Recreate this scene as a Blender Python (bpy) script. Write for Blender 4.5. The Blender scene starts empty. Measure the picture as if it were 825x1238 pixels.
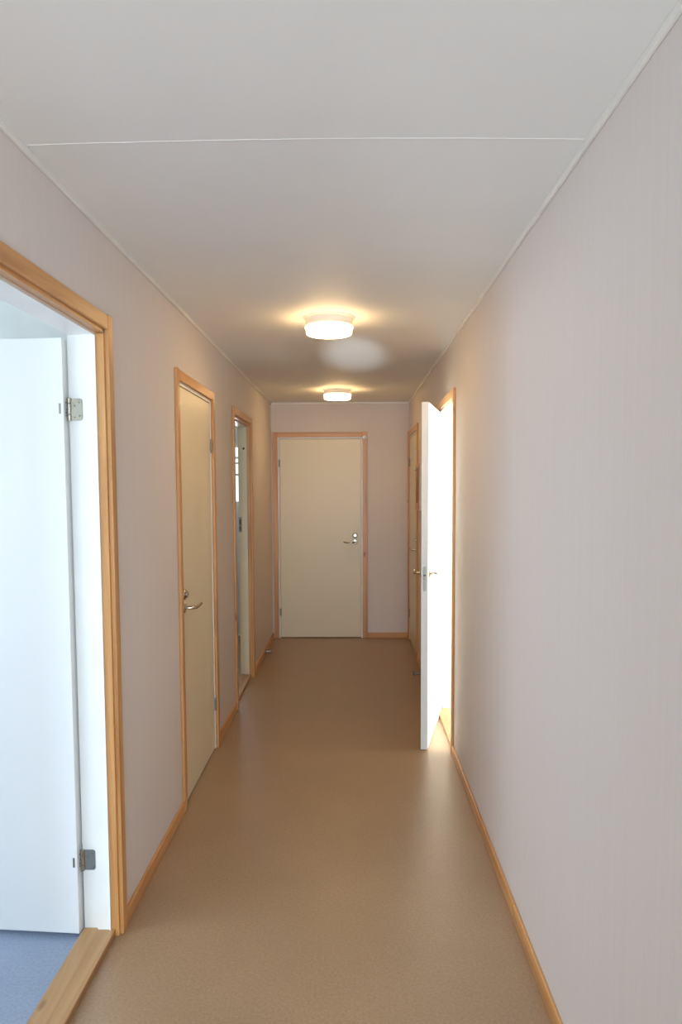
import bpy, bmesh, math, random
from mathutils import Vector, Matrix

random.seed(7)
SC = bpy.context.scene
COL = SC.collection
PI = math.pi

# ------------------------------------------------------------------ camera
CAM_Z = 1.5536
PITCH, YAW, ROLL = math.radians(4.1223), math.radians(0.8056), math.radians(0.2515)
cd = bpy.data.cameras.new('camera')
cam = bpy.data.objects.new('camera', cd)
COL.objects.link(cam)
_f = Vector((-math.sin(YAW) * math.cos(PITCH), math.cos(YAW) * math.cos(PITCH), -math.sin(PITCH)))
_r = Vector((math.cos(YAW), math.sin(YAW), 0))
_u = _r.cross(_f)
_r2 = _r * math.cos(ROLL) - _u * math.sin(ROLL)
_u2 = _u * math.cos(ROLL) + _r * math.sin(ROLL)
cam.matrix_world = Matrix(((_r2.x, _u2.x, -_f.x, 0), (_r2.y, _u2.y, -_f.y, 0), (_r2.z, _u2.z, -_f.z, CAM_Z), (0, 0, 0, 1)))
cd.sensor_fit = 'VERTICAL'
cd.sensor_height = 36
cd.lens = 915.33 * 36 / 1238
cd.shift_y = 35.195 / 1238
cd.clip_start = 0.02
SC.camera = cam

# ------------------------------------------------------------------ light and exposure
SC.view_settings.view_transform = 'Standard'
SC.view_settings.look = 'None'
SC.view_settings.exposure = 0.46
SC.view_settings.gamma = 1.0
SC.view_settings.use_curve_mapping = False
SC.cycles.use_denoising = True
SC.cycles.max_bounces = 14
SC.cycles.diffuse_bounces = 10
SC.cycles.glossy_bounces = 4
SC.cycles.sample_clamp_indirect = 8.0
SC.cycles.caustics_reflective = False
SC.cycles.caustics_refractive = False

W = bpy.data.worlds.new('sky')
SC.world = W
W.use_nodes = True
W.node_tree.nodes['Background'].inputs[0].default_value = (0.62, 0.80, 1.0, 1)
W.node_tree.nodes['Background'].inputs[1].default_value = 2.0


def daylight(name, loc, rot, sx, sy, power, col):
    l = bpy.data.lights.new(name, 'AREA')
    l.shape = 'RECTANGLE'
    l.size, l.size_y = sx, sy
    l.energy = power
    l.color = col
    o = bpy.data.objects.new(name, l)
    COL.objects.link(o)
    o.location = loc
    o.rotation_euler = rot
    return o


# windows of the four rooms around the corridor (each light fills its own window opening)
daylight('daylight_near', (-0.11, -2.72, 1.3), (PI / 2, 0, 0), 0.95, 1.75, 98, (0.66, 0.84, 1.0))
daylight('daylight_left_room', (-3.42, 0.95, 1.45), (0, -PI / 2, 0), 1.15, 2.2, 53, (0.80, 0.872, 1.0))
daylight('daylight_far_room', (-1.82, 7.97, 1.68), (-PI / 2, 0, 0), 1.5, 0.54, 12, (0.78, 0.85, 1.0))
daylight('daylight_right_room', (3.52, 3.95, 1.5), (0, PI / 2, 0), 1.3, 1.7, 225, (1.0, 0.96, 0.90))
# added spot, standing in for reflected sun, that makes a pale ceiling patch
sp = bpy.data.lights.new('ceiling_patch_spot', 'SPOT')
sp.energy = 1900
sp.color = (0.85, 0.93, 1.0)
sp.spot_size = math.radians(3.9)
sp.spot_blend = 1.0
sp.shadow_soft_size = 0.03

# ------------------------------------------------------------------ materials
def new_mat(name):
    m = bpy.data.materials.new(name)
    m.use_nodes = True
    nt = m.node_tree
    b = nt.nodes['Principled BSDF']
    return m, nt, b


def N(nt, t, **kw):
    n = nt.nodes.new(t)
    for k, v in kw.items():
        if k in n.inputs.keys():
            n.inputs[k].default_value = v
        else:
            setattr(n, k, v)
    return n


def ramp(nt, pts):
    r = nt.nodes.new('ShaderNodeValToRGB')
    e = r.color_ramp.elements
    while len(e) < len(pts):
        e.new(0.5)
    for i, (p, c) in enumerate(pts):
        e[i].position = p
        e[i].color = (*c, 1)
    return r


def coords(nt, scale):
    tc = nt.nodes.new('ShaderNodeTexCoord')
    mp = nt.nodes.new('ShaderNodeMapping')
    mp.inputs['Scale'].default_value = scale
    nt.links.new(tc.outputs['Object'], mp.inputs['Vector'])
    return mp


def bump(nt, b, src, strength, dist):
    bp = nt.nodes.new('ShaderNodeBump')
    bp.inputs['Strength'].default_value = strength
    bp.inputs['Distance'].default_value = dist
    nt.links.new(src, bp.inputs['Height'])
    nt.links.new(bp.outputs['Normal'], b.inputs['Normal'])


def plain(name, col, rough=0.5, metal=0.0, spec=0.5, var=0.03, scale=6.0):
    m, nt, b = new_mat(name)
    mp = coords(nt, (scale, scale, scale))
    n = N(nt, 'ShaderNodeTexNoise', Scale=1.0, Detail=4.0)
    nt.links.new(mp.outputs[0], n.inputs['Vector'])
    r = ramp(nt, [(0.3, tuple(c * (1 - var) for c in col)), (0.7, tuple(min(1, c * (1 + var)) for c in col))])
    nt.links.new(n.outputs['Fac'], r.inputs[0])
    nt.links.new(r.outputs[0], b.inputs['Base Color'])
    b.inputs['Roughness'].default_value = rough
    b.inputs['Metallic'].default_value = metal
    b.inputs['Specular IOR Level'].default_value = spec
    return m


def wallpaper():
    m, nt, b = new_mat('woven_wallpaper')
    mp = coords(nt, (260, 260, 22))          # fine threads that run up the wall
    n = N(nt, 'ShaderNodeTexNoise', Scale=1.0, Detail=3.0)
    nt.links.new(mp.outputs[0], n.inputs['Vector'])
    mp2 = coords(nt, (60, 60, 1.2))
    n2 = N(nt, 'ShaderNodeTexNoise', Scale=1.0, Detail=5.0)
    nt.links.new(mp2.outputs[0], n2.inputs['Vector'])
    mx = N(nt, 'ShaderNodeMath', operation='ADD')
    nt.links.new(n.outputs['Fac'], mx.inputs[0])
    nt.links.new(n2.outputs['Fac'], mx.inputs[1])
    hf = N(nt, 'ShaderNodeMath', operation='MULTIPLY')
    hf.inputs[1].default_value = 0.5
    nt.links.new(mx.outputs[0], hf.inputs[0])
    r = ramp(nt, [(0.34, (0.700, 0.647, 0.618)), (0.66, (0.730, 0.677, 0.648))])
    nt.links.new(hf.outputs[0], r.inputs[0])
    # faint scuffs
    mp3 = coords(nt, (5.0, 5.0, 1.6))
    n3 = N(nt, 'ShaderNodeTexNoise', Scale=1.3, Detail=8.0, Roughness=0.75)
    nt.links.new(mp3.outputs[0], n3.inputs['Vector'])
    r3 = ramp(nt, [(0.24, (0.80, 0.79, 0.78)), (0.36, (1, 1, 1))])
    nt.links.new(n3.outputs['Fac'], r3.inputs[0])
    mul = N(nt, 'ShaderNodeMix', data_type='RGBA', blend_type='MULTIPLY')
    mul.inputs['Factor'].default_value = 0.5
    nt.links.new(r.outputs[0], mul.inputs['A'])
    nt.links.new(r3.outputs[0], mul.inputs['B'])
    nt.links.new(mul.outputs['Result'], b.inputs['Base Color'])
    b.inputs['Roughness'].default_value = 0.62
    b.inputs['Specular IOR Level'].default_value = 0.35
    bump(nt, b, n.outputs['Fac'], 0.25, 0.0012)
    return m


def linoleum(name, c0, c1, c2, rough):
    m, nt, b = new_mat(name)
    mp = coords(nt, (1, 1, 1))
    n = N(nt, 'ShaderNodeTexNoise', Scale=115.0, Detail=6.0, Roughness=0.65)
    nt.links.new(mp.outputs[0], n.inputs['Vector'])
    r = ramp(nt, [(0.33, c0), (0.50, c1), (0.68, c2)])
    nt.links.new(n.outputs['Fac'], r.inputs[0])
    n2 = N(nt, 'ShaderNodeTexNoise', Scale=2.2, Detail=6.0, Roughness=0.6)
    nt.links.new(mp.outputs[0], n2.inputs['Vector'])
    r2 = ramp(nt, [(0.3, (0.90, 0.89, 0.88)), (0.65, (1, 1, 1))])
    nt.links.new(n2.outputs['Fac'], r2.inputs[0])
    mul = N(nt, 'ShaderNodeMix', data_type='RGBA', blend_type='MULTIPLY')
    mul.inputs['Factor'].default_value = 1.0
    nt.links.new(r.outputs[0], mul.inputs['A'])
    nt.links.new(r2.outputs[0], mul.inputs['B'])
    # small dark specks
    v = N(nt, 'ShaderNodeTexVoronoi', Scale=26.0)
    nt.links.new(mp.outputs[0], v.inputs['Vector'])
    r3 = ramp(nt, [(0.03, (0.72, 0.70, 0.68)), (0.10, (1, 1, 1))])
    nt.links.new(v.outputs['Distance'], r3.inputs[0])
    mul2 = N(nt, 'ShaderNodeMix', data_type='RGBA', blend_type='MULTIPLY')
    mul2.inputs['Factor'].default_value = 0.8
    nt.links.new(mul.outputs['Result'], mul2.inputs['A'])
    nt.links.new(r3.outputs[0], mul2.inputs['B'])
    nt.links.new(mul2.outputs['Result'], b.inputs['Base Color'])
    rr = N(nt, 'ShaderNodeMapRange')
    rr.inputs['To Min'].default_value = rough - 0.05
    rr.inputs['To Max'].default_value = rough + 0.08
    nt.links.new(n2.outputs['Fac'], rr.inputs['Value'])
    nt.links.new(rr.outputs[0], b.inputs['Roughness'])
    b.inputs['Specular IOR Level'].default_value = 0.5
    bump(nt, b, n.outputs['Fac'], 0.06, 0.0006)
    return m


def pine(axis, tint=(1, 1, 1)):
    """pine with the grain running along the given axis of the object"""
    m, nt, b = new_mat('lacquered_pine_' + 'xyz'[axis])
    s = [26.0, 26.0, 26.0]
    s[axis] = 1.1
    mp = coords(nt, tuple(s))
    info = nt.nodes.new('ShaderNodeObjectInfo')
    off = N(nt, 'ShaderNodeMath', operation='MULTIPLY')
    off.inputs[1].default_value = 37.0
    nt.links.new(info.outputs['Random'], off.inputs[0])
    cmb = nt.nodes.new('ShaderNodeCombineXYZ')
    for i in range(3):
        nt.links.new(off.outputs[0], cmb.inputs[i])
    add = N(nt, 'ShaderNodeVectorMath', operation='ADD')
    nt.links.new(mp.outputs[0], add.inputs[0])
    nt.links.new(cmb.outputs[0], add.inputs[1])
    n = N(nt, 'ShaderNodeTexNoise', Scale=1.0, Detail=7.0, Roughness=0.6, Distortion=0.7)
    nt.links.new(add.outputs[0], n.inputs['Vector'])
    T = lambda c: tuple(a * t for a, t in zip(c, tint))
    r = ramp(nt, [(0.28, T((0.43, 0.185, 0.058))), (0.50, T((0.60, 0.300, 0.105))), (0.72, T((0.70, 0.385, 0.155)))])
    nt.links.new(n.outputs['Fac'], r.inputs[0])
    # knots
    sk = [9.0, 9.0, 9.0]
    sk[axis] = 3.4
    mk = coords(nt, tuple(sk))
    ak = N(nt, 'ShaderNodeVectorMath', operation='ADD')
    nt.links.new(mk.outputs[0], ak.inputs[0])
    nt.links.new(cmb.outputs[0], ak.inputs[1])
    v = N(nt, 'ShaderNodeTexVoronoi', Scale=1.0)
    nt.links.new(ak.outputs[0], v.inputs['Vector'])
    rk = ramp(nt, [(0.05, (0.42, 0.30, 0.24)), (0.13, (1, 1, 1))])
    nt.links.new(v.outputs['Distance'], rk.inputs[0])
    mul = N(nt, 'ShaderNodeMix', data_type='RGBA', blend_type='MULTIPLY')
    mul.inputs['Factor'].default_value = 0.9
    nt.links.new(r.outputs[0], mul.inputs['A'])
    nt.links.new(rk.outputs[0], mul.inputs['B'])
    nt.links.new(mul.outputs['Result'], b.inputs['Base Color'])
    b.inputs['Roughness'].default_value = 0.34
    b.inputs['Specular IOR Level'].default_value = 0.5
    bump(nt, b, n.outputs['Fac'], 0.1, 0.0008)
    return m


def glass():
    m, nt, b = new_mat('window_glass')
    nt.nodes.remove(b)
    out = nt.nodes['Material Output']
    t = nt.nodes.new('ShaderNodeBsdfTransparent')
    t.inputs[0].default_value = (0.96, 0.98, 0.97, 1)
    g = nt.nodes.new('ShaderNodeBsdfGlossy')
    g.inputs['Roughness'].default_value = 0.02
    mx = nt.nodes.new('ShaderNodeMixShader')
    mx.inputs[0].default_value = 0.06
    nt.links.new(t.outputs[0], mx.inputs[1])
    nt.links.new(g.outputs[0], mx.inputs[2])
    nt.links.new(mx.outputs[0], out.inputs['Surface'])
    return m


def lamp_glass():
    m, nt, b = new_mat('lit_opal_glass')
    b.inputs['Base Color'].default_value = (0.95, 0.92, 0.86, 1)
    b.inputs['Roughness'].default_value = 0.25
    b.inputs['Emission Color'].default_value = (1.0, 0.65, 0.30, 1)
    b.inputs['Emission Strength'].default_value = 20.0
    return m


M = {
    'paper': wallpaper(),
    'ceiling': plain('ceiling_paint', (0.82, 0.825, 0.81), 0.62, var=0.012, scale=3),
    'cornice': plain('cornice_paint', (0.80, 0.79, 0.75), 0.5),
    'floor': linoleum('tan_linoleum', (0.315, 0.205, 0.118), (0.375, 0.250, 0.148), (0.430, 0.293, 0.180), 0.34),
    'floor_blue': linoleum('grey_blue_linoleum', (0.25, 0.31, 0.42), (0.29, 0.355, 0.48), (0.33, 0.40, 0.53), 0.4),
    'px': pine(0), 'py': pine(1), 'pz': pine(2),
    'oak': pine(0, (0.72, 0.80, 0.92)),
    'white': plain('white_paint', (0.83, 0.83, 0.80), 0.38),
    'leaf': plain('off_white_door_lacquer', (0.77, 0.70, 0.52), 0.36, var=0.01, scale=2),
    'leaf_white': plain('white_door_lacquer', (0.82, 0.83, 0.82), 0.36, var=0.01, scale=2),
    'room': plain('room_wall_paint', (0.78, 0.80, 0.77), 0.6),
    'steel': plain('brushed_steel', (0.50, 0.45, 0.37), 0.22, metal=1.0),
    'dull': plain('dull_zinc', (0.30, 0.29, 0.25), 0.38, metal=0.9),
    'dark': plain('dark_recess', (0.05, 0.045, 0.04), 0.6),
    'rubber': plain('grey_violet_rubber', (0.20, 0.19, 0.23), 0.5),
    'plastic': plain('white_plastic', (0.90, 0.89, 0.85), 0.22),
    'felt': plain('brown_canvas', (0.33, 0.17, 0.07), 0.85),
    'lampmetal': plain('white_lamp_metal', (0.80, 0.78, 0.74), 0.4),
    'lampglass': lamp_glass(),
    'glass': glass(),
}

# ------------------------------------------------------------------ mesh helpers
def bx(bm, x0, x1, y0, y1, z0, z1, bev=0.0, seg=2):
    if x0 > x1: x0, x1 = x1, x0
    if y0 > y1: y0, y1 = y1, y0
    if z0 > z1: z0, z1 = z1, z0
    vs = [bm.verts.new((x, y, z)) for x in (x0, x1) for y in (y0, y1) for z in (z0, z1)]
    fs = []
    for q in ((0, 1, 3, 2), (4, 6, 7, 5), (0, 4, 5, 1), (2, 3, 7, 6), (0, 2, 6, 4), (1, 5, 7, 3)):
        fs.append(bm.faces.new([vs[i] for i in q]))
    if bev > 0:
        es = list({e for f in fs for e in f.edges})
        bmesh.ops.bevel(bm, geom=es, offset=bev, segments=seg, profile=0.5, affect='EDGES')


def lathe(bm, prof, n=48, axis='z', c=(0, 0, 0)):
    """prof: list of (radius, height); closed at both ends when radius is 0"""
    rings = []
    for r, h in prof:
        ring = []
        if r < 1e-6:
            ring = [(0, 0, h)]
        else:
            ring = [(r * math.cos(2 * PI * i / n), r * math.sin(2 * PI * i / n), h) for i in range(n)]
        out = []
        for p in ring:
            if axis == 'y': p = (p[0], p[2], p[1])
            if axis == 'x': p = (p[2], p[0], p[1])
            out.append(bm.verts.new((p[0] + c[0], p[1] + c[1], p[2] + c[2])))
        rings.append(out)
    for a, b in zip(rings, rings[1:]):
        if len(a) == 1 and len(b) == 1: continue
        for i in range(n):
            j = (i + 1) % n
            if len(a) == 1: bm.faces.new((a[0], b[i], b[j]))
            elif len(b) == 1: bm.faces.new((a[i], a[j], b[0]))
            else: bm.faces.new((a[i], a[j], b[j], b[i]))


def tube(bm, pts, rads, n=14, flat=1.0):
    """swept tube through pts; flat squashes the section in z"""
    rings = []
    pts = [Vector(p) for p in pts]
    for i, p in enumerate(pts):
        d = (pts[min(i + 1, len(pts) - 1)] - pts[max(i - 1, 0)]).normalized()
        up = Vector((0, 0, 1)) if abs(d.z) < 0.9 else Vector((1, 0, 0))
        s = d.cross(up).normalized(); t = s.cross(d)
        rings.append([bm.verts.new(p + s * math.cos(2 * PI * k / n) * rads[i] + t * math.sin(2 * PI * k / n) * rads[i] * flat) for k in range(n)])
    for a, b in zip(rings, rings[1:]):
        for k in range(n):
            bm.faces.new((a[k], a[(k + 1) % n], b[(k + 1) % n], b[k]))
    bm.faces.new(rings[0][::-1]); bm.faces.new(rings[-1])


def obj(name, bm, mat, parent=None, smooth=False, loc=None, rotz=0.0, origin=None):
    me = bpy.data.meshes.new(name)
    if origin is not None:
        bmesh.ops.translate(bm, verts=bm.verts, vec=-Vector(origin))
    bmesh.ops.recalc_face_normals(bm, faces=bm.faces)
    bm.to_mesh(me); bm.free()
    me.materials.append(M[mat] if isinstance(mat, str) else mat)
    if smooth:
        for p in me.polygons: p.use_smooth = True
        try: me.set_sharp_from_angle(angle=math.radians(35))
        except Exception: pass
    o = bpy.data.objects.new(name, me)
    COL.objects.link(o)
    if parent: o.parent = parent
    if origin is not None: o.location = origin
    if loc is not None: o.location = loc
    o.rotation_euler = (0, 0, rotz)
    return o


def box_obj(name, b, mat, parent=None, bev=0.0, **kw):
    bm = bmesh.new(); bx(bm, *b, bev=bev)
    return obj(name, bm, mat, parent, **kw)


def tag(o, label=None, cat=None, group=None, kind=None):
    if label: o['label'] = label
    if cat: o['category'] = cat
    if group: o['group'] = group
    if kind: o['kind'] = kind
    return o


def empty(name, loc, rotz=0.0):
    o = bpy.data.objects.new(name, None)
    COL.objects.link(o)
    o.location = loc; o.rotation_euler = (0, 0, rotz)
    o.empty_display_size = 0.1
    return o


# ------------------------------------------------------------------ setting: measures
XL, XR, YF, H = -0.8122, 0.5859, 7.6965, 2.40
YB = -2.7                      # the near end of the corridor, behind the camera
T = 0.095                      # partition thickness
ZT = 2.037                     # underside of the door frames' head


def struct(name, bm, mat, label, cat):
    return tag(obj(name, bm, mat), label, cat, kind='structure')


def wall_run(name, axis, f0, f1, a0, a1, openings, mat, label, z1=H):
    """a partition between f0..f1 across, a0..a1 along, with (start, end, sill, head, backed) openings"""
    bm = bmesh.new()
    def put(s, e, z0, zz, g0=f0, g1=f1):
        if e - s < 1e-4 or zz - z0 < 1e-4: return
        if axis == 'y': bx(bm, g0, g1, s, e, z0, zz)
        else: bx(bm, s, e, g0, g1, z0, zz)
    cur = a0
    for s, e, sill, head, backed in sorted(openings):
        put(cur, s, 0, z1); put(s, e, head, z1); put(s, e, 0, sill)
        if backed: put(s, e, sill, head, *backed)  # backing added behind closed leaves to keep sky light from leaking in
        cur = e
    put(cur, a1, 0, z1)
    return struct(name, bm, mat, label, 'wall')


# door openings (outer casing edges along the wall)
D1 = (1.520, 2.572)
D2 = (3.507, 4.464)
D3 = (5.180, 6.146)
D5 = (4.286, 5.243)
D4 = (6.640, 7.690)
DF = (-0.795, 0.161)
q = 0.040                      # the casing covers this much wall
wall_run('wall_left', 'y', XL - T, XL, YB, YF + 0.12,
         [(D1[0] + q, D1[1] - q, 0, 2.075, None), (D2[0] + q, D2[1] - q, 0, 2.06, (XL - T, XL - 0.055)),
          (D3[0] + q, D3[1] - q, 0, 2.065, None)], 'paper', 'pale pinkish woven wallpaper wall on the left with three doors', )
wall_run('wall_right', 'y', XR, XR + T, YB, YF + 0.12,
         [(D5[0] + q, D5[1] - q, 0, 2.06, None), (D4[0] + q, D4[1] - q, 0, 2.06, (XR + 0.055, XR + T))],
         'paper', 'pale pinkish woven wallpaper wall along the right side')
wall_run('wall_end', 'x', YF, YF + 0.12, XL, XR, [(DF[0] + q, DF[1] - q, 0, 2.06, (YF + 0.055, YF + 0.12))],
         'paper', 'short wallpapered wall closing the far end of the corridor')
wall_run('wall_near', 'x', YB - 0.12, YB, XL, XR, [(-0.60, 0.38, 0.40, 2.20, None)], 'paper',
         'wallpapered wall with a tall window behind the viewer')

bm = bmesh.new(); bx(bm, XL - T, XR + T, YB, YF + 0.12, -0.05, 0.0)
struct('floor', bm, 'floor', 'tan speckled linoleum floor of the corridor', 'floor')
bm = bmesh.new(); bx(bm, XL - T, XR + T, YB, YF + 0.12, H, H + 0.05)
struct('ceiling', bm, 'ceiling', 'plain off-white board ceiling over the corridor', 'ceiling')

# side rooms the open doors lead to
def side_room(tagname, x0, x1, y0, y1, win, floor_mat, where):
    """shell of a room: floor, ceiling and its outer walls; win = (side, a0, a1, z0, z1)"""
    bm = bmesh.new(); bx(bm, x0, x1, y0, y1, -0.05, -0.001)
    struct('floor', bm, floor_mat, 'linoleum floor of the ' + where, 'floor')
    bm = bmesh.new(); bx(bm, x0, x1, y0, y1, H, H + 0.05)
    struct('ceiling', bm, 'ceiling', 'white ceiling of the ' + where, 'ceiling')
    side, a0, a1, z0, z1 = win
    op = [(a0, a1, z0, z1, None)]
    t = 0.12
    if x0 < 0:
        wall_run('wall_outer', 'y', x0 - t, x0, y0 - t, y1 + t, op if side == 'out' else [], 'room', 'outer white wall of the ' + where)
    else:
        wall_run('wall_outer', 'y', x1, x1 + t, y0 - t, y1 + t, op if side == 'out' else [], 'room', 'outer white wall of the ' + where)
    wall_run('wall_back', 'x', y1, y1 + t, x0, x1, op if side == 'back' else [], 'room', 'back white wall of the ' + where)
    wall_run('wall_front', 'x', y0 - t, y0, x0, x1, [], 'room', 'front white wall of the ' + where)


side_room('a', -3.30, XL - T, -0.6, 3.2, ('out', -0.2, 2.1, 0.85, 2.05), 'floor_blue', 'bright room behind the near left door')
side_room('b', -3.30, XL - T, 4.75, 7.85, ('back', -2.65, -0.99, 1.355, 2.01), 'floor', 'room behind the far left doorway')
side_room('c', XR + T, 3.40, 2.9, 6.1, ('out', 3.05, 4.85, 0.85, 2.15), 'floor', 'sunny room behind the open right door')


# windows: frame, bars and pane
def window(idx, axis, plane, a0, a1, z0, z1, bars_v, bars_h, label):
    e = empty('window_%d' % idx, (0, 0, 0)); tag(e, label, 'window', kind='structure')
    def P(bm, s, t_, zz0, zz1, d=0.03):
        if axis == 'x': bx(bm, plane - d, plane + d, s, t_, zz0, zz1, bev=0.003)
        else: bx(bm, s, t_, plane - d, plane + d, zz0, zz1, bev=0.003)
    bm = bmesh.new()
    P(bm, a0, a0 + 0.05, z0, z1); P(bm, a1 - 0.05, a1, z0, z1); P(bm, a0 + 0.05, a1 - 0.05, z0, z0 + 0.05); P(bm, a0 + 0.05, a1 - 0.05, z1 - 0.05, z1)
    obj('window_frame', bm, 'white', e)
    for v in bars_v:
        bm = bmesh.new(); P(bm, v - 0.015, v + 0.015, z0 + 0.05, z1 - 0.05, 0.018); obj('glazing_bar', bm, 'white', e)
    for v in bars_h:
        bm = bmesh.new(); P(bm, a0 + 0.05, a1 - 0.05, v - 0.012, v + 0.012, 0.017); obj('glazing_bar', bm, 'white', e)
    bm = bmesh.new(); P(bm, a0 + 0.045, a1 - 0.045, z0 + 0.045, z1 - 0.045, 0.002); obj('pane', bm, 'glass', e)
    return e


window(1, 'y', YB - 0.06, -0.60, 0.38, 0.40, 2.20, [], [1.3], 'tall corridor window behind the viewer')
window(2, 'x', -3.36, -0.2, 2.1, 0.85, 2.05, [0.95], [], 'wide window of the near left room')
window(3, 'y', 7.91, -2.65, -0.99, 1.355, 2.01, [-1.82], [1.682, 1.801, 1.857], 'barred window seen through the far left doorway')
window(4, 'x', 3.46, 3.05, 4.85, 0.85, 2.15, [3.95], [], 'wide window of the sunny right room')

# ------------------------------------------------------------------ cornices, ceiling seam, baseboards
def strip(name, b, mat, label, cat='trim', bev=0.003, origin=None):
    bm = bmesh.new(); bx(bm, *b, bev=bev)
    o = obj(name, bm, mat, origin=origin); tag(o, label, cat, kind='structure'); return o


cw, ch = 0.011, 0.019
strip('trim_1', (XL, XL + cw, YB, YF, H - ch, H), 'cornice', 'thin white strip where the left wall meets the ceiling')
strip('trim_2', (XR - cw, XR, YB, YF, H - ch, H), 'cornice', 'thin white strip where the right wall meets the ceiling')
strip('trim_3', (XL + cw, XR - cw, YF - cw, YF, H - ch, H), 'cornice', 'thin white strip above the far door at the ceiling')
strip('trim_4', (XL + cw, XR - cw, YB, YB + cw, H - ch, H), 'cornice', 'thin white ceiling strip behind the viewer')
# the filled joint between two ceiling boards: a slightly wavy ridge
bm = bmesh.new()
pv = None
for i in range(57):
    x = XL + cw + (XR - XL - 2 * cw) * i / 56
    y = 1.912 + 0.018 * ((x + 0.11) / 0.7) ** 2 + random.uniform(-0.0006, 0.0006)
    w = 0.0022 + random.uniform(-0.0006, 0.0009) + (0.0012 if 28 < i < 38 else 0)
    row = [bm.verts.new((x, y - w, H)), bm.verts.new((x, y - w * 0.4, H - 0.0011)), bm.verts.new((x, y + w * 0.4, H - 0.0011)), bm.verts.new((x, y + w, H))]
    if pv:
        for k in range(3): bm.faces.new((pv[k], pv[k + 1], row[k + 1], row[k]))
    pv = row
struct('trim_5', bm, 'cornice', 'thin filled joint line running across the near ceiling', 'trim')

bh, bt = 0.058, 0.012
def board(name, side, a0, a1, label):
    if side == 'l': b = (XL, XL + bt, a0, a1, 0, bh); mat = 'py'
    if side == 'r': b = (XR - bt, XR, a0, a1, 0, bh); mat = 'py'
    if side == 'f': b = (a0, a1, YF - bt, YF, 0, bh); mat = 'px'
    c = ((b[0] + b[1]) / 2, (b[2] + b[3]) / 2, 0)
    return strip(name, b, mat, label, 'baseboard', 0.004, origin=c)


board('baseboard_left', 'l', YB, D1[0] - 0.001, 'pine baseboard on the left before the nearest door')
board('baseboard_left', 'l', D1[1] + 0.001, D2[0] - 0.001, 'pine baseboard between the open near left door and the closed door')
board('baseboard_left', 'l', D2[1] + 0.001, D3[0] - 0.001, 'pine baseboard between the closed left door and the far left doorway')
board('baseboard_left', 'l', D3[1] + 0.001, YF - bt, 'pine baseboard from the far left doorway to the corner')
board('baseboard_right', 'r', YB, 2.62, 'nearest length of pine baseboard along the right wall')
board('baseboard_right', 'r', 2.622, 3.90, 'middle length of pine baseboard along the right wall')
board('baseboard_right', 'r', 3.902, D5[0] - 0.001, 'short pine baseboard just before the open right door')
board('baseboard_right', 'r', D5[1] + 0.001, D4[0] - 0.001, 'pine baseboard behind the open right door')
board('baseboard_end', 'f', DF[1] + 0.001, XR - 0.016, 'short pine baseboard right of the far door')

# ------------------------------------------------------------------ door builder
CWD, CTH = 0.048, 0.015        # casing width and thickness


def casing(d, w, top, cth=CTH):
    """pine casings: two sides that run up past the head piece between them"""
    for x0, x1 in ((0, CWD), (w - CWD, w)):
        box_obj('casing', (x0, x1, -cth, 0, 0, top + 0.003), 'pz', d, bev=0.003)
    box_obj('casing', (CWD + 0.0005, w - CWD - 0.0005, -cth + 0.001, 0, top - CWD, top), 'px', d, bev=0.003)


def frame_mesh(w, zt, depth, rebate0, rebate1, fx=0.064, stop=0.012):
    """white frame lining the opening; the rebate takes the leaf between rebate0 and rebate1"""
    bm = bmesh.new()
    o = 0.040
    def lin(y0, y1, inset):
        bx(bm, o, inset, y0, y1, 0.0, zt + 0.02)
        bx(bm, w - inset, w - o, y0, y1, 0.0, zt + 0.02)
        bx(bm, inset, w - inset, y0, y1, zt - (inset - fx), zt + 0.02)
    if rebate0 > 0.004: lin(0.0, rebate0, fx + stop)
    lin(rebate0, rebate1, fx)
    if rebate1 < depth - 0.001: lin(rebate1, depth, fx + stop)
    return bm


def hinge(d, x, y, z, side):
    """butt hinge: knuckle with three rings and a plate on the frame (side -1: frame lies at smaller x)"""
    bm = bmesh.new()
    for z0, z1 in ((-0.036, -0.0125), (-0.0115, 0.0115), (0.0125, 0.036)):
        lathe(bm, [(0, z0), (0.0058, z0), (0.0065, z0 + .001), (0.0065, z1 - .001), (0.0058, z1), (0, z1)], 16)
    lathe(bm, [(0, -0.041), (0.003, -0.040), (0.004, -0.037), (0.004, 0.037), (0.003, 0.040), (0, 0.041)], 12)
    bx(bm, 0 if side > 0 else -0.012, 0.012 if side > 0 else 0, -0.001, 0.0015, -0.036, 0.036)
    return obj('hinge', bm, 'dull', d, smooth=True, loc=(x, y, z))


def lever_mesh(dirx, diry):
    """rose, neck and swept lever; dirx: lever direction along the door, diry: outward"""
    bm = bmesh.new()
    lathe(bm, [(0, 0), (0.026, 0), (0.026, 0.005), (0.023, 0.009), (0.013, 0.010), (0.0105, 0.013), (0, 0.013)], 28, 'y')
    pts = [(0, 0.010, 0), (0, 0.030, 0), (0.004, 0.043, 0), (0.016, 0.050, -0.001), (0.040, 0.051, -0.005), (0.070, 0.052, -0.006), (0.095, 0.056, -0.003), (0.118, 0.064, 0.005)]
    tube(bm, pts, [0.0095, 0.0095, 0.0098, 0.0095, 0.009, 0.0085, 0.0078, 0.0066], 14, 0.85)
    for v in bm.verts: v.co = Vector((v.co.x * dirx, v.co.y * diry, v.co.z))
    return bm


def cylinder_mesh(diry):
    bm = bmesh.new()
    lathe(bm, [(0, 0), (0.027, 0), (0.027, 0.006), (0.024, 0.011), (0.017, 0.013), (0.0165, 0.020), (0.014, 0.022), (0, 0.022)], 28, 'y')
    for v in bm.verts: v.co.y *= diry
    return bm


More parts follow.
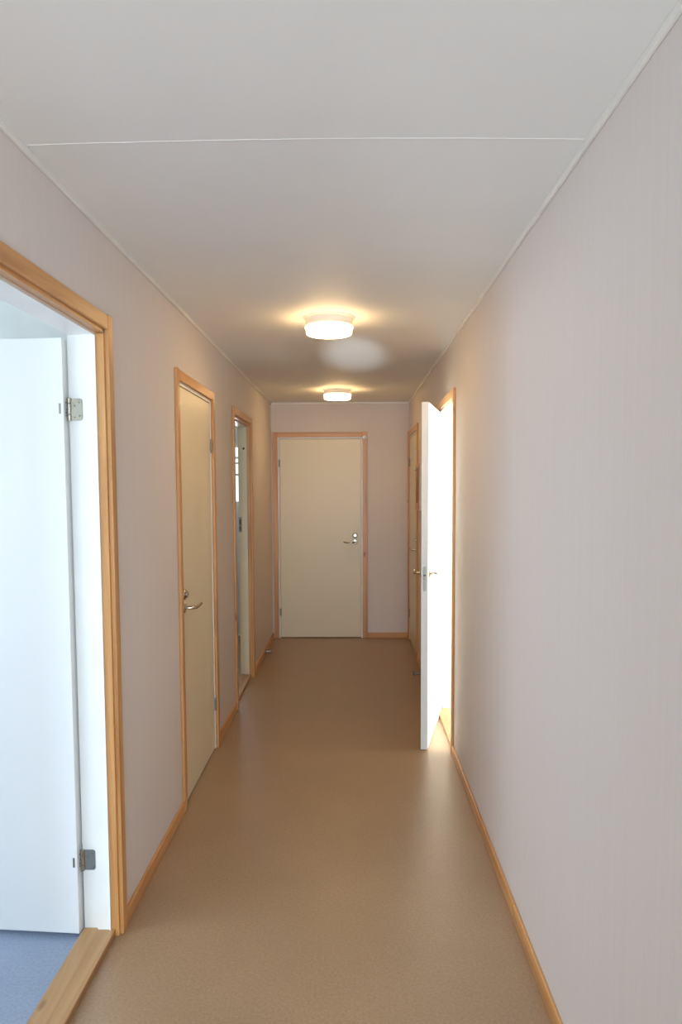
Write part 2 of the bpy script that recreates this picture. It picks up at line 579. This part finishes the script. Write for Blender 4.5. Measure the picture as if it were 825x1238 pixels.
def leaf(d, w, z0, z1, mat, lock_x, lever_dir, hz=0.985, lz=1.058, th=0.040, both=False, loc=(0, 0, 0), rotz=0.0,
         lock=True, label=None):
    """door leaf with its origin at the hinge pivot; w may be negative (leaf runs to -x)"""
    bm = bmesh.new(); bx(bm, min(0, w), max(0, w), 0, th, z0, z1, bev=0.0018)
    l = obj('door_leaf', bm, mat, d, loc=loc, rotz=rotz)
    if label: l['label'] = label
    s = 1 if w > 0 else -1
    hx = w - s * 0.058
    if lever_dir:
        obj('door_handle', lever_mesh(lever_dir, -1), 'steel', l, smooth=True, loc=(hx, 0, hz))
        if lock:
            obj('lock_cylinder', cylinder_mesh(-1), 'steel', l, smooth=True, loc=(hx, 0, lz))
            box_obj('keyhole', (hx - 0.0012, hx + 0.0012, -0.0228, -0.0215, lz - 0.006, lz + 0.006), 'dark', l)
        if both:
            obj('door_handle', lever_mesh(lever_dir, 1), 'steel', l, smooth=True, loc=(hx, th, hz))
    return l


def lock_case(l, w, th, z0, z1):
    """metal forend with rounded ends in the free edge of the leaf, with latch and bolt"""
    bm = bmesh.new()
    hw = 0.010
    s = 1 if w > 0 else -1
    pts = []
    for k in range(13): pts.append((th / 2 + hw * math.cos(PI * k / 12), z1 - hw + hw * math.sin(PI * k / 12)))
    for k in range(13): pts.append((th / 2 - hw * math.cos(PI * k / 12), z0 + hw - hw * math.sin(PI * k / 12)))
    a = [bm.verts.new((w - s * 0.001, y, z)) for y, z in pts]
    b = [bm.verts.new((w + s * 0.0015, y, z)) for y, z in pts]
    bm.faces.new(a); bm.faces.new(b)
    for i in range(len(a)):
        j = (i + 1) % len(a); bm.faces.new((a[i], a[j], b[j], b[i]))
    obj('lock_plate', bm, 'dull', l)
    zc = (z0 + z1) / 2
    bm = bmesh.new()
    bx(bm, w + s * 0.001, w + s * 0.010, th / 2 - 0.006, th / 2 + 0.006, zc - 0.004, zc + 0.014, bev=0.002)
    obj('latch_bolt', bm, 'steel', l)
    box_obj('bolt_hole', (w + s * 0.0012, w + s * 0.0019, th / 2 - 0.007, th / 2 + 0.007, zc + 0.016, zc + 0.024), 'dark', l)


def door(idx, loc, rotz, w, label, hinge_side, mat='leaf', top=2.101, closed=True, **kw):
    d = empty('door_%d' % idx, loc, rotz)
    tag(d, label, 'door', kind='structure')
    casing(d, w, top)
    obj('door_frame', frame_mesh(w, ZT, T, 0.001, 0.045), 'white', d)
    lx = 0.067 if hinge_side < 0 else w - 0.067
    L = (w - 0.134) * (1 if hinge_side < 0 else -1)
    if closed:
        l = leaf(d, L, 0.008, 2.033, mat, None, -1 if L > 0 else 1, loc=(lx, 0.004, 0), **kw)
        for z in (0.270, 1.790):
            hinge(d, lx - 0.0015 * (1 if hinge_side < 0 else -1), -0.003, z, hinge_side)
        # strike in the frame beside the lock
        xs = lx + L
        box_obj('strike_plate', (xs + 0.0005, xs + (0.0028 if L > 0 else -0.0028), 0.0005, 0.004, 0.93, 1.07), 'dull', d)
    return d


# ---- far door (6): lock right, hinges left
d6 = door(6, (DF[0], YF, 0), 0.0, DF[1] - DF[0], 'closed off-white door in pine casing on the far end wall', -1, hz=0.990, lz=1.058)
# ---- left closed door (2): lock near side, hinges far side
d2 = door(2, (XL, D2[0], 0), PI / 2, D2[1] - D2[0], 'closed cream door in pine casing, the middle one on the left wall', 1, hz=0.970, lz=1.036)
# ---- right far door (4): local x runs from the corner towards the viewer
d4 = door(4, (XR, D4[1], 0), -PI / 2, D4[1] - D4[0], 'closed cream door on the right wall beside the far corner', -1, hz=0.985, lz=1.075)
for z in (1.40,):
    bm = bmesh.new(); lathe(bm, [(0, 0), (0.012, 0), (0.012, 0.004), (0, 0.006)], 16, 'y')
    for v in bm.verts: v.co.y *= -1
    obj('casing_plug', bm, 'dull', d4, loc=(0.024, -CTH, z))

# ---- right open door (5): leaf swung a little out into the corridor, hinged at the far side
w5 = D5[1] - D5[0]
d5 = door(5, (XR, D5[1], 0), -PI / 2, w5, 'white door on the right standing ajar with bright daylight behind it', -1, closed=False)
LEAF5 = math.radians(-12.6)
l5 = leaf(d5, w5 - 0.130, 0.006, 2.033, 'leaf_white', None, -1, hz=1.045, both=True, lock=False,
          loc=(0.066, -0.003, 0), rotz=LEAF5, label='white leaf swung out into the corridor')
lock_case(l5, w5 - 0.130, 0.040, 0.945, 1.092)
for z in (0.270, 1.790):
    hinge(d5, 0.063, -0.006, z, -1)
box_obj('threshold', (0.064, w5 - 0.064, 0.002, T, 0.0, 0.018), 'oak', d5, bev=0.003)
box_obj('strike_plate', (w5 - 0.0655, w5 - 0.0635, 0.006, 0.036, 0.93, 1.09), 'dull', d5)

def inward_parts(d, w, sill0, deep=0.122, paint='white'):
    """pine liner, white frame and threshold of a doorway whose leaf opens into the room"""
    bm = bmesh.new()
    for x0, x1 in ((0.040, 0.060), (w - 0.060, w - 0.040)):
        bx(bm, x0, x1, -0.001, 0.026, 0, 2.06, bev=0.002)
    obj('frame_liner', bm, 'pz', d)
    bm = bmesh.new(); bx(bm, 0.060, w - 0.060, -0.001, 0.026, sill0 - 0.020, sill0, bev=0.002)
    obj('frame_liner', bm, 'px', d)
    bm = bmesh.new()
    for y0, y1, ins in ((0.026, 0.030, 0.067), (0.030, 0.072, 0.063), (0.072, deep, 0.050)):
        bx(bm, 0.040, ins, y0, y1, 0.0, sill0 + 0.005)
        bx(bm, w - ins, w - 0.040, y0, y1, 0.0, sill0 + 0.005)
        bx(bm, ins, w - ins, y0, y1, sill0 + 0.038 - ins if ins > 0.06 else sill0 + 0.025 - ins, sill0 + 0.005)
    obj('door_frame', bm, paint, d)
    box_obj('threshold', (0.050, w - 0.050, 0.012, deep + 0.002, 0.0, 0.026), 'oak', d, bev=0.003)


# ---- far left doorway (3): leaf swung into the room, hinged at the near side
w3 = D3[1] - D3[0]
d3 = empty('door_3', (XL, D3[0], 0), PI / 2)
tag(d3, 'pine-cased doorway on the far left with its door open into the room', 'door', kind='structure')
casing(d3, w3, 2.101)
inward_parts(d3, w3, 2.060, 0.098, 'leaf')
leaf(d3, w3 - 0.110, 0.022, 2.020, 'leaf', None, 0, loc=(0.040, 0.110, 0), rotz=math.radians(94), lock=False)
xj = w3 - 0.050
bm = bmesh.new(); bx(bm, xj - 0.002, xj + 0.001, 0.074, 0.098, 1.19, 1.31, bev=0.0009)
sp3 = obj('strike_plate', bm, 'dull', d3)
box_obj('strike_hole', (xj - 0.0024, xj - 0.0019, 0.081, 0.092, 1.205, 1.235), 'dark', sp3)
box_obj('strike_hole', (xj - 0.0024, xj - 0.0019, 0.081, 0.092, 1.250, 1.290), 'dark', sp3)
bm = bmesh.new(); lathe(bm, [(0, -0.003), (0.009, -0.003), (0.009, 0.001), (0, 0.001)], 16, 'x')
obj('frame_plug', bm, 'dark', d3, loc=(w3 - 0.063, 0.050, 1.860))

# ---- near left door (1): frame with a pine liner, leaf swung into the bright room
w1 = D1[1] - D1[0]
d1 = empty('door_1', (XL, D1[0], 0), PI / 2)
tag(d1, 'large open white door with steel hinges in the near left doorway', 'door', kind='structure')
casing(d1, w1, 2.119, 0.014)
inward_parts(d1, w1, 2.080)
# leaf pivots at the far jamb on the room side; rotated so that it stands a little past square to the wall
l1 = leaf(d1, -(w1 - 0.110), 0.018, 2.042, 'leaf_white', None, 1, hz=0.985, loc=(w1 - 0.076, 0.132, 0), rotz=math.radians(-94.5),
          th=0.040, lock=False, label='white leaf swung into the side room')


def big_hinge(z):
    """lift-off hinge: rounded plate on the jamb, slotted knuckle, screws in the leaf's edge"""
    bm = bmesh.new()
    ys, r = (0.078, 0.116), 0.009
    xf = w1 - 0.050
    pts = [(ys[1], -0.036), (ys[0] + r, -0.036)]
    for k in range(1, 7): pts.append((ys[0] + r - r * math.sin(PI / 2 * k / 6), -0.036 + r - r * math.cos(PI / 2 * k / 6)))
    for k in range(0, 7): pts.append((ys[0] + r - r * math.cos(PI / 2 * k / 6), 0.036 - r + r * math.sin(PI / 2 * k / 6)))
    pts.append((ys[1], 0.036))
    a = [bm.verts.new((xf + 0.0005, y, z + dz)) for y, dz in pts]
    b = [bm.verts.new((xf - 0.0022, y, z + dz)) for y, dz in pts]
    bm.faces.new(a); bm.faces.new(b)
    for i in range(len(a)):
        j = (i + 1) % len(a); bm.faces.new((a[i], a[j], b[j], b[i]))
    h = obj('hinge', bm, 'steel', d1)
    bm = bmesh.new()
    for z0, z1 in ((-0.038, -0.017), (-0.016, 0.019), (0.020, 0.038)):
        lathe(bm, [(0, z0), (0.0062, z0), (0.007, z0 + .001), (0.007, z1 - .001), (0.0062, z1), (0, z1)], 18, 'z', (xf - 0.004, 0.121, z))
    obj('hinge_knuckle', bm, 'steel', h, smooth=True)
    bm = bmesh.new()
    for dy, dz in ((0.088, 0.024), (0.104, 0.012), (0.088, -0.022), (0.104, -0.026)):
        lathe(bm, [(0, -0.0032), (0.0032, -0.0028), (0.0038, -0.0018), (0, -0.0018)], 12, 'x', (xf, dy, z + dz))
    obj('hinge_screws', bm, 'dull', h, smooth=True)


for z in (0.270, 1.812): big_hinge(z)
# screw holes on the leaf's hinge edge
for zc in (0.270, 1.812):
    bm = bmesh.new()
    for y, dz in ((0.020, 0.022), (0.019, -0.010), (0.019, -0.020), (0.024, 0.0)):
        lathe(bm, [(0, 0.0006), (0.0024, 0.0004), (0.0026, -0.001), (0, -0.001)], 10, 'x', (0, y, zc + dz))
    obj('screw', bm, 'dark', l1)
    box_obj('hinge_slot', (-0.016, -0.009, -0.0006, 0.002, zc - 0.016, zc + 0.018), 'dull', l1)

# ------------------------------------------------------------------ ceiling lamps
def ceiling_lamp(x, y, label):
    e = empty('ceiling_lamp', (x, y, H)); tag(e, label, 'ceiling lamp', 'round ceiling lamps along the corridor')
    bm = bmesh.new(); lathe(bm, [(0, 0), (0.131, 0), (0.132, -0.003), (0.126, -0.007), (0, -0.007)], 64)
    obj('mounting_plate', bm, 'lampmetal', e, smooth=True)
    bm = bmesh.new(); lathe(bm, [(0, -0.007), (0.115, -0.007), (0.117, -0.010), (0.117, -0.044), (0.113, -0.046), (0, -0.046)], 64)
    obj('lamp_housing', bm, 'lampmetal', e, smooth=True)
    bm = bmesh.new(); lathe(bm, [(0, -0.046), (0.118, -0.046), (0.1205, -0.048), (0.1205, -0.053), (0.1155, -0.056), (0.1150, -0.077), (0.112, -0.082), (0.104, -0.085), (0, -0.086)], 64)
    obj('lamp_glass', bm, 'lampglass', e, smooth=True)
    return e


ceiling_lamp(-0.110, 3.875, 'round white ceiling lamp, lit, the nearer of the two')
ceiling_lamp(-0.120, 6.705, 'round white ceiling lamp, lit, the farther one near the end wall')

# ------------------------------------------------------------------ door stops on the baseboards
def door_stop(x, y, dx, ln, label):
    e = empty('door_stop', (x, y, 0.030)); tag(e, label, 'door stop', 'door stops on the baseboards')
    bm = bmesh.new(); lathe(bm, [(0, 0), (0.017, 0), (0.017, 0.003 * dx), (0.0125, 0.006 * dx), (0.0115, (ln - 0.014) * dx), (0, (ln - 0.014) * dx)], 24, 'x')
    obj('stop_rod', bm, 'dull', e, smooth=True)
    bm = bmesh.new(); lathe(bm, [(0, (ln - 0.016) * dx), (0.0155, (ln - 0.016) * dx), (0.0165, (ln - 0.010) * dx), (0.0155, (ln - 0.002) * dx), (0.012, ln * dx), (0, ln * dx)], 24, 'x')
    obj('rubber_tip', bm, 'rubber', e, smooth=True)


door_stop(XL + bt, 6.93, 1, 0.060, 'small grey door stop on the left baseboard near the far door')
door_stop(XR - bt, 6.09, -1, 0.078, 'small grey door stop on the right, showing behind the open white door')

# ------------------------------------------------------------------ contact sensor on the far door's casing
e = empty('door_sensor', (0.137, YF - CTH, 2.046)); tag(e, 'small white round sensor at the upper right corner of the far door casing', 'sensor')
bm = bmesh.new(); lathe(bm, [(0, 0), (0.021, 0), (0.024, 0.004), (0.024, 0.012), (0.018, 0.018), (0, 0.019)], 8, 'y')
for v in bm.verts: v.co = Vector((v.co.x * 1.05, -v.co.y, v.co.z * 0.8))
obj('sensor_body', bm, 'plastic', e)
box_obj('sensor_lens', (-0.003, 0.004, -0.0205, -0.018, -0.010, 0.004), 'dark', e, bev=0.0005)

# ------------------------------------------------------------------ wooden rack on the right wall
ry0, ry1, rx0, rz0, rz1 = 6.16, 6.44, XR - 0.040, 1.355, 1.735
e = empty('wall_rack', (XR, (ry0 + ry1) / 2, rz0)); tag(e, 'small wooden wall rack half hidden behind the open white door', 'wall rack')
cy = (ry0 + ry1) / 2
def rk(name, b, mat):
    x0, x1, y0, y1, z0, z1 = b
    return box_obj(name, (x0 - XR, x1 - XR, y0 - cy, y1 - cy, z0 - rz0, z1 - rz0), mat, e, bev=0.0015)
rk('back_board', (XR - 0.034, XR, ry0, ry1, rz0, rz1), 'plastic')
rk('top_rail', (rx0 - 0.004, XR - 0.034, ry0, ry1, rz1 - 0.028, rz1), 'py')
rk('bottom_box', (rx0 - 0.004, XR - 0.034, ry0, ry1, rz0, rz0 + 0.060), 'py')
rk('side_post', (rx0 - 0.002, XR - 0.034, ry0, ry0 + 0.022, rz0 + 0.06, rz1 - 0.028), 'pz')
rk('side_post', (rx0 - 0.001, XR - 0.034, ry1 - 0.010, ry1, rz0 + 0.06, rz1 - 0.028), 'pz')
rk('hook', (rx0 - 0.014, rx0, ry1 - 0.030, ry1 - 0.024, rz1 - 0.052, rz1 - 0.046), 'dull')
rk('hook', (rx0 - 0.002, rx0 + 0.004, ry1 - 0.030, ry1 - 0.024, rz1 - 0.052, rz1 - 0.030), 'dull')
# canvas pocket that hangs from the rail and leans back towards its top
bm = bmesh.new()
n0 = []
for (y, z, xo) in ((ry0 + 0.026, rz1 - 0.030, 0.012), (ry1 - 0.110, rz1 - 0.030, 0.012), (ry1 - 0.095, rz0 + 0.20, 0.024), (ry1 - 0.030, rz0 + 0.064, 0.030), (ry0 + 0.026, rz0 + 0.064, 0.030)):
    n0.append((y - cy, z - rz0, xo))
a = [bm.verts.new((-0.035 - xo * 0.25, y, z)) for y, z, xo in n0]
b = [bm.verts.new((-0.034, y, z)) for y, z, xo in n0]
bm.faces.new(a); bm.faces.new(b)
for i in range(5): bm.faces.new((a[i], a[(i + 1) % 5], b[(i + 1) % 5], b[i]))
obj('canvas_pocket', bm, 'felt', e)

# ------------------------------------------------------------------ aim of the added ceiling patch spot
spo = bpy.data.objects.new('ceiling_patch_spot', sp)
COL.objects.link(spo)
spo.location = (-0.30, -2.2, 0.06)
spo.rotation_euler = (Vector((0.02, 4.95, H)) - Vector(spo.location)).to_track_quat('-Z', 'Y').to_euler()
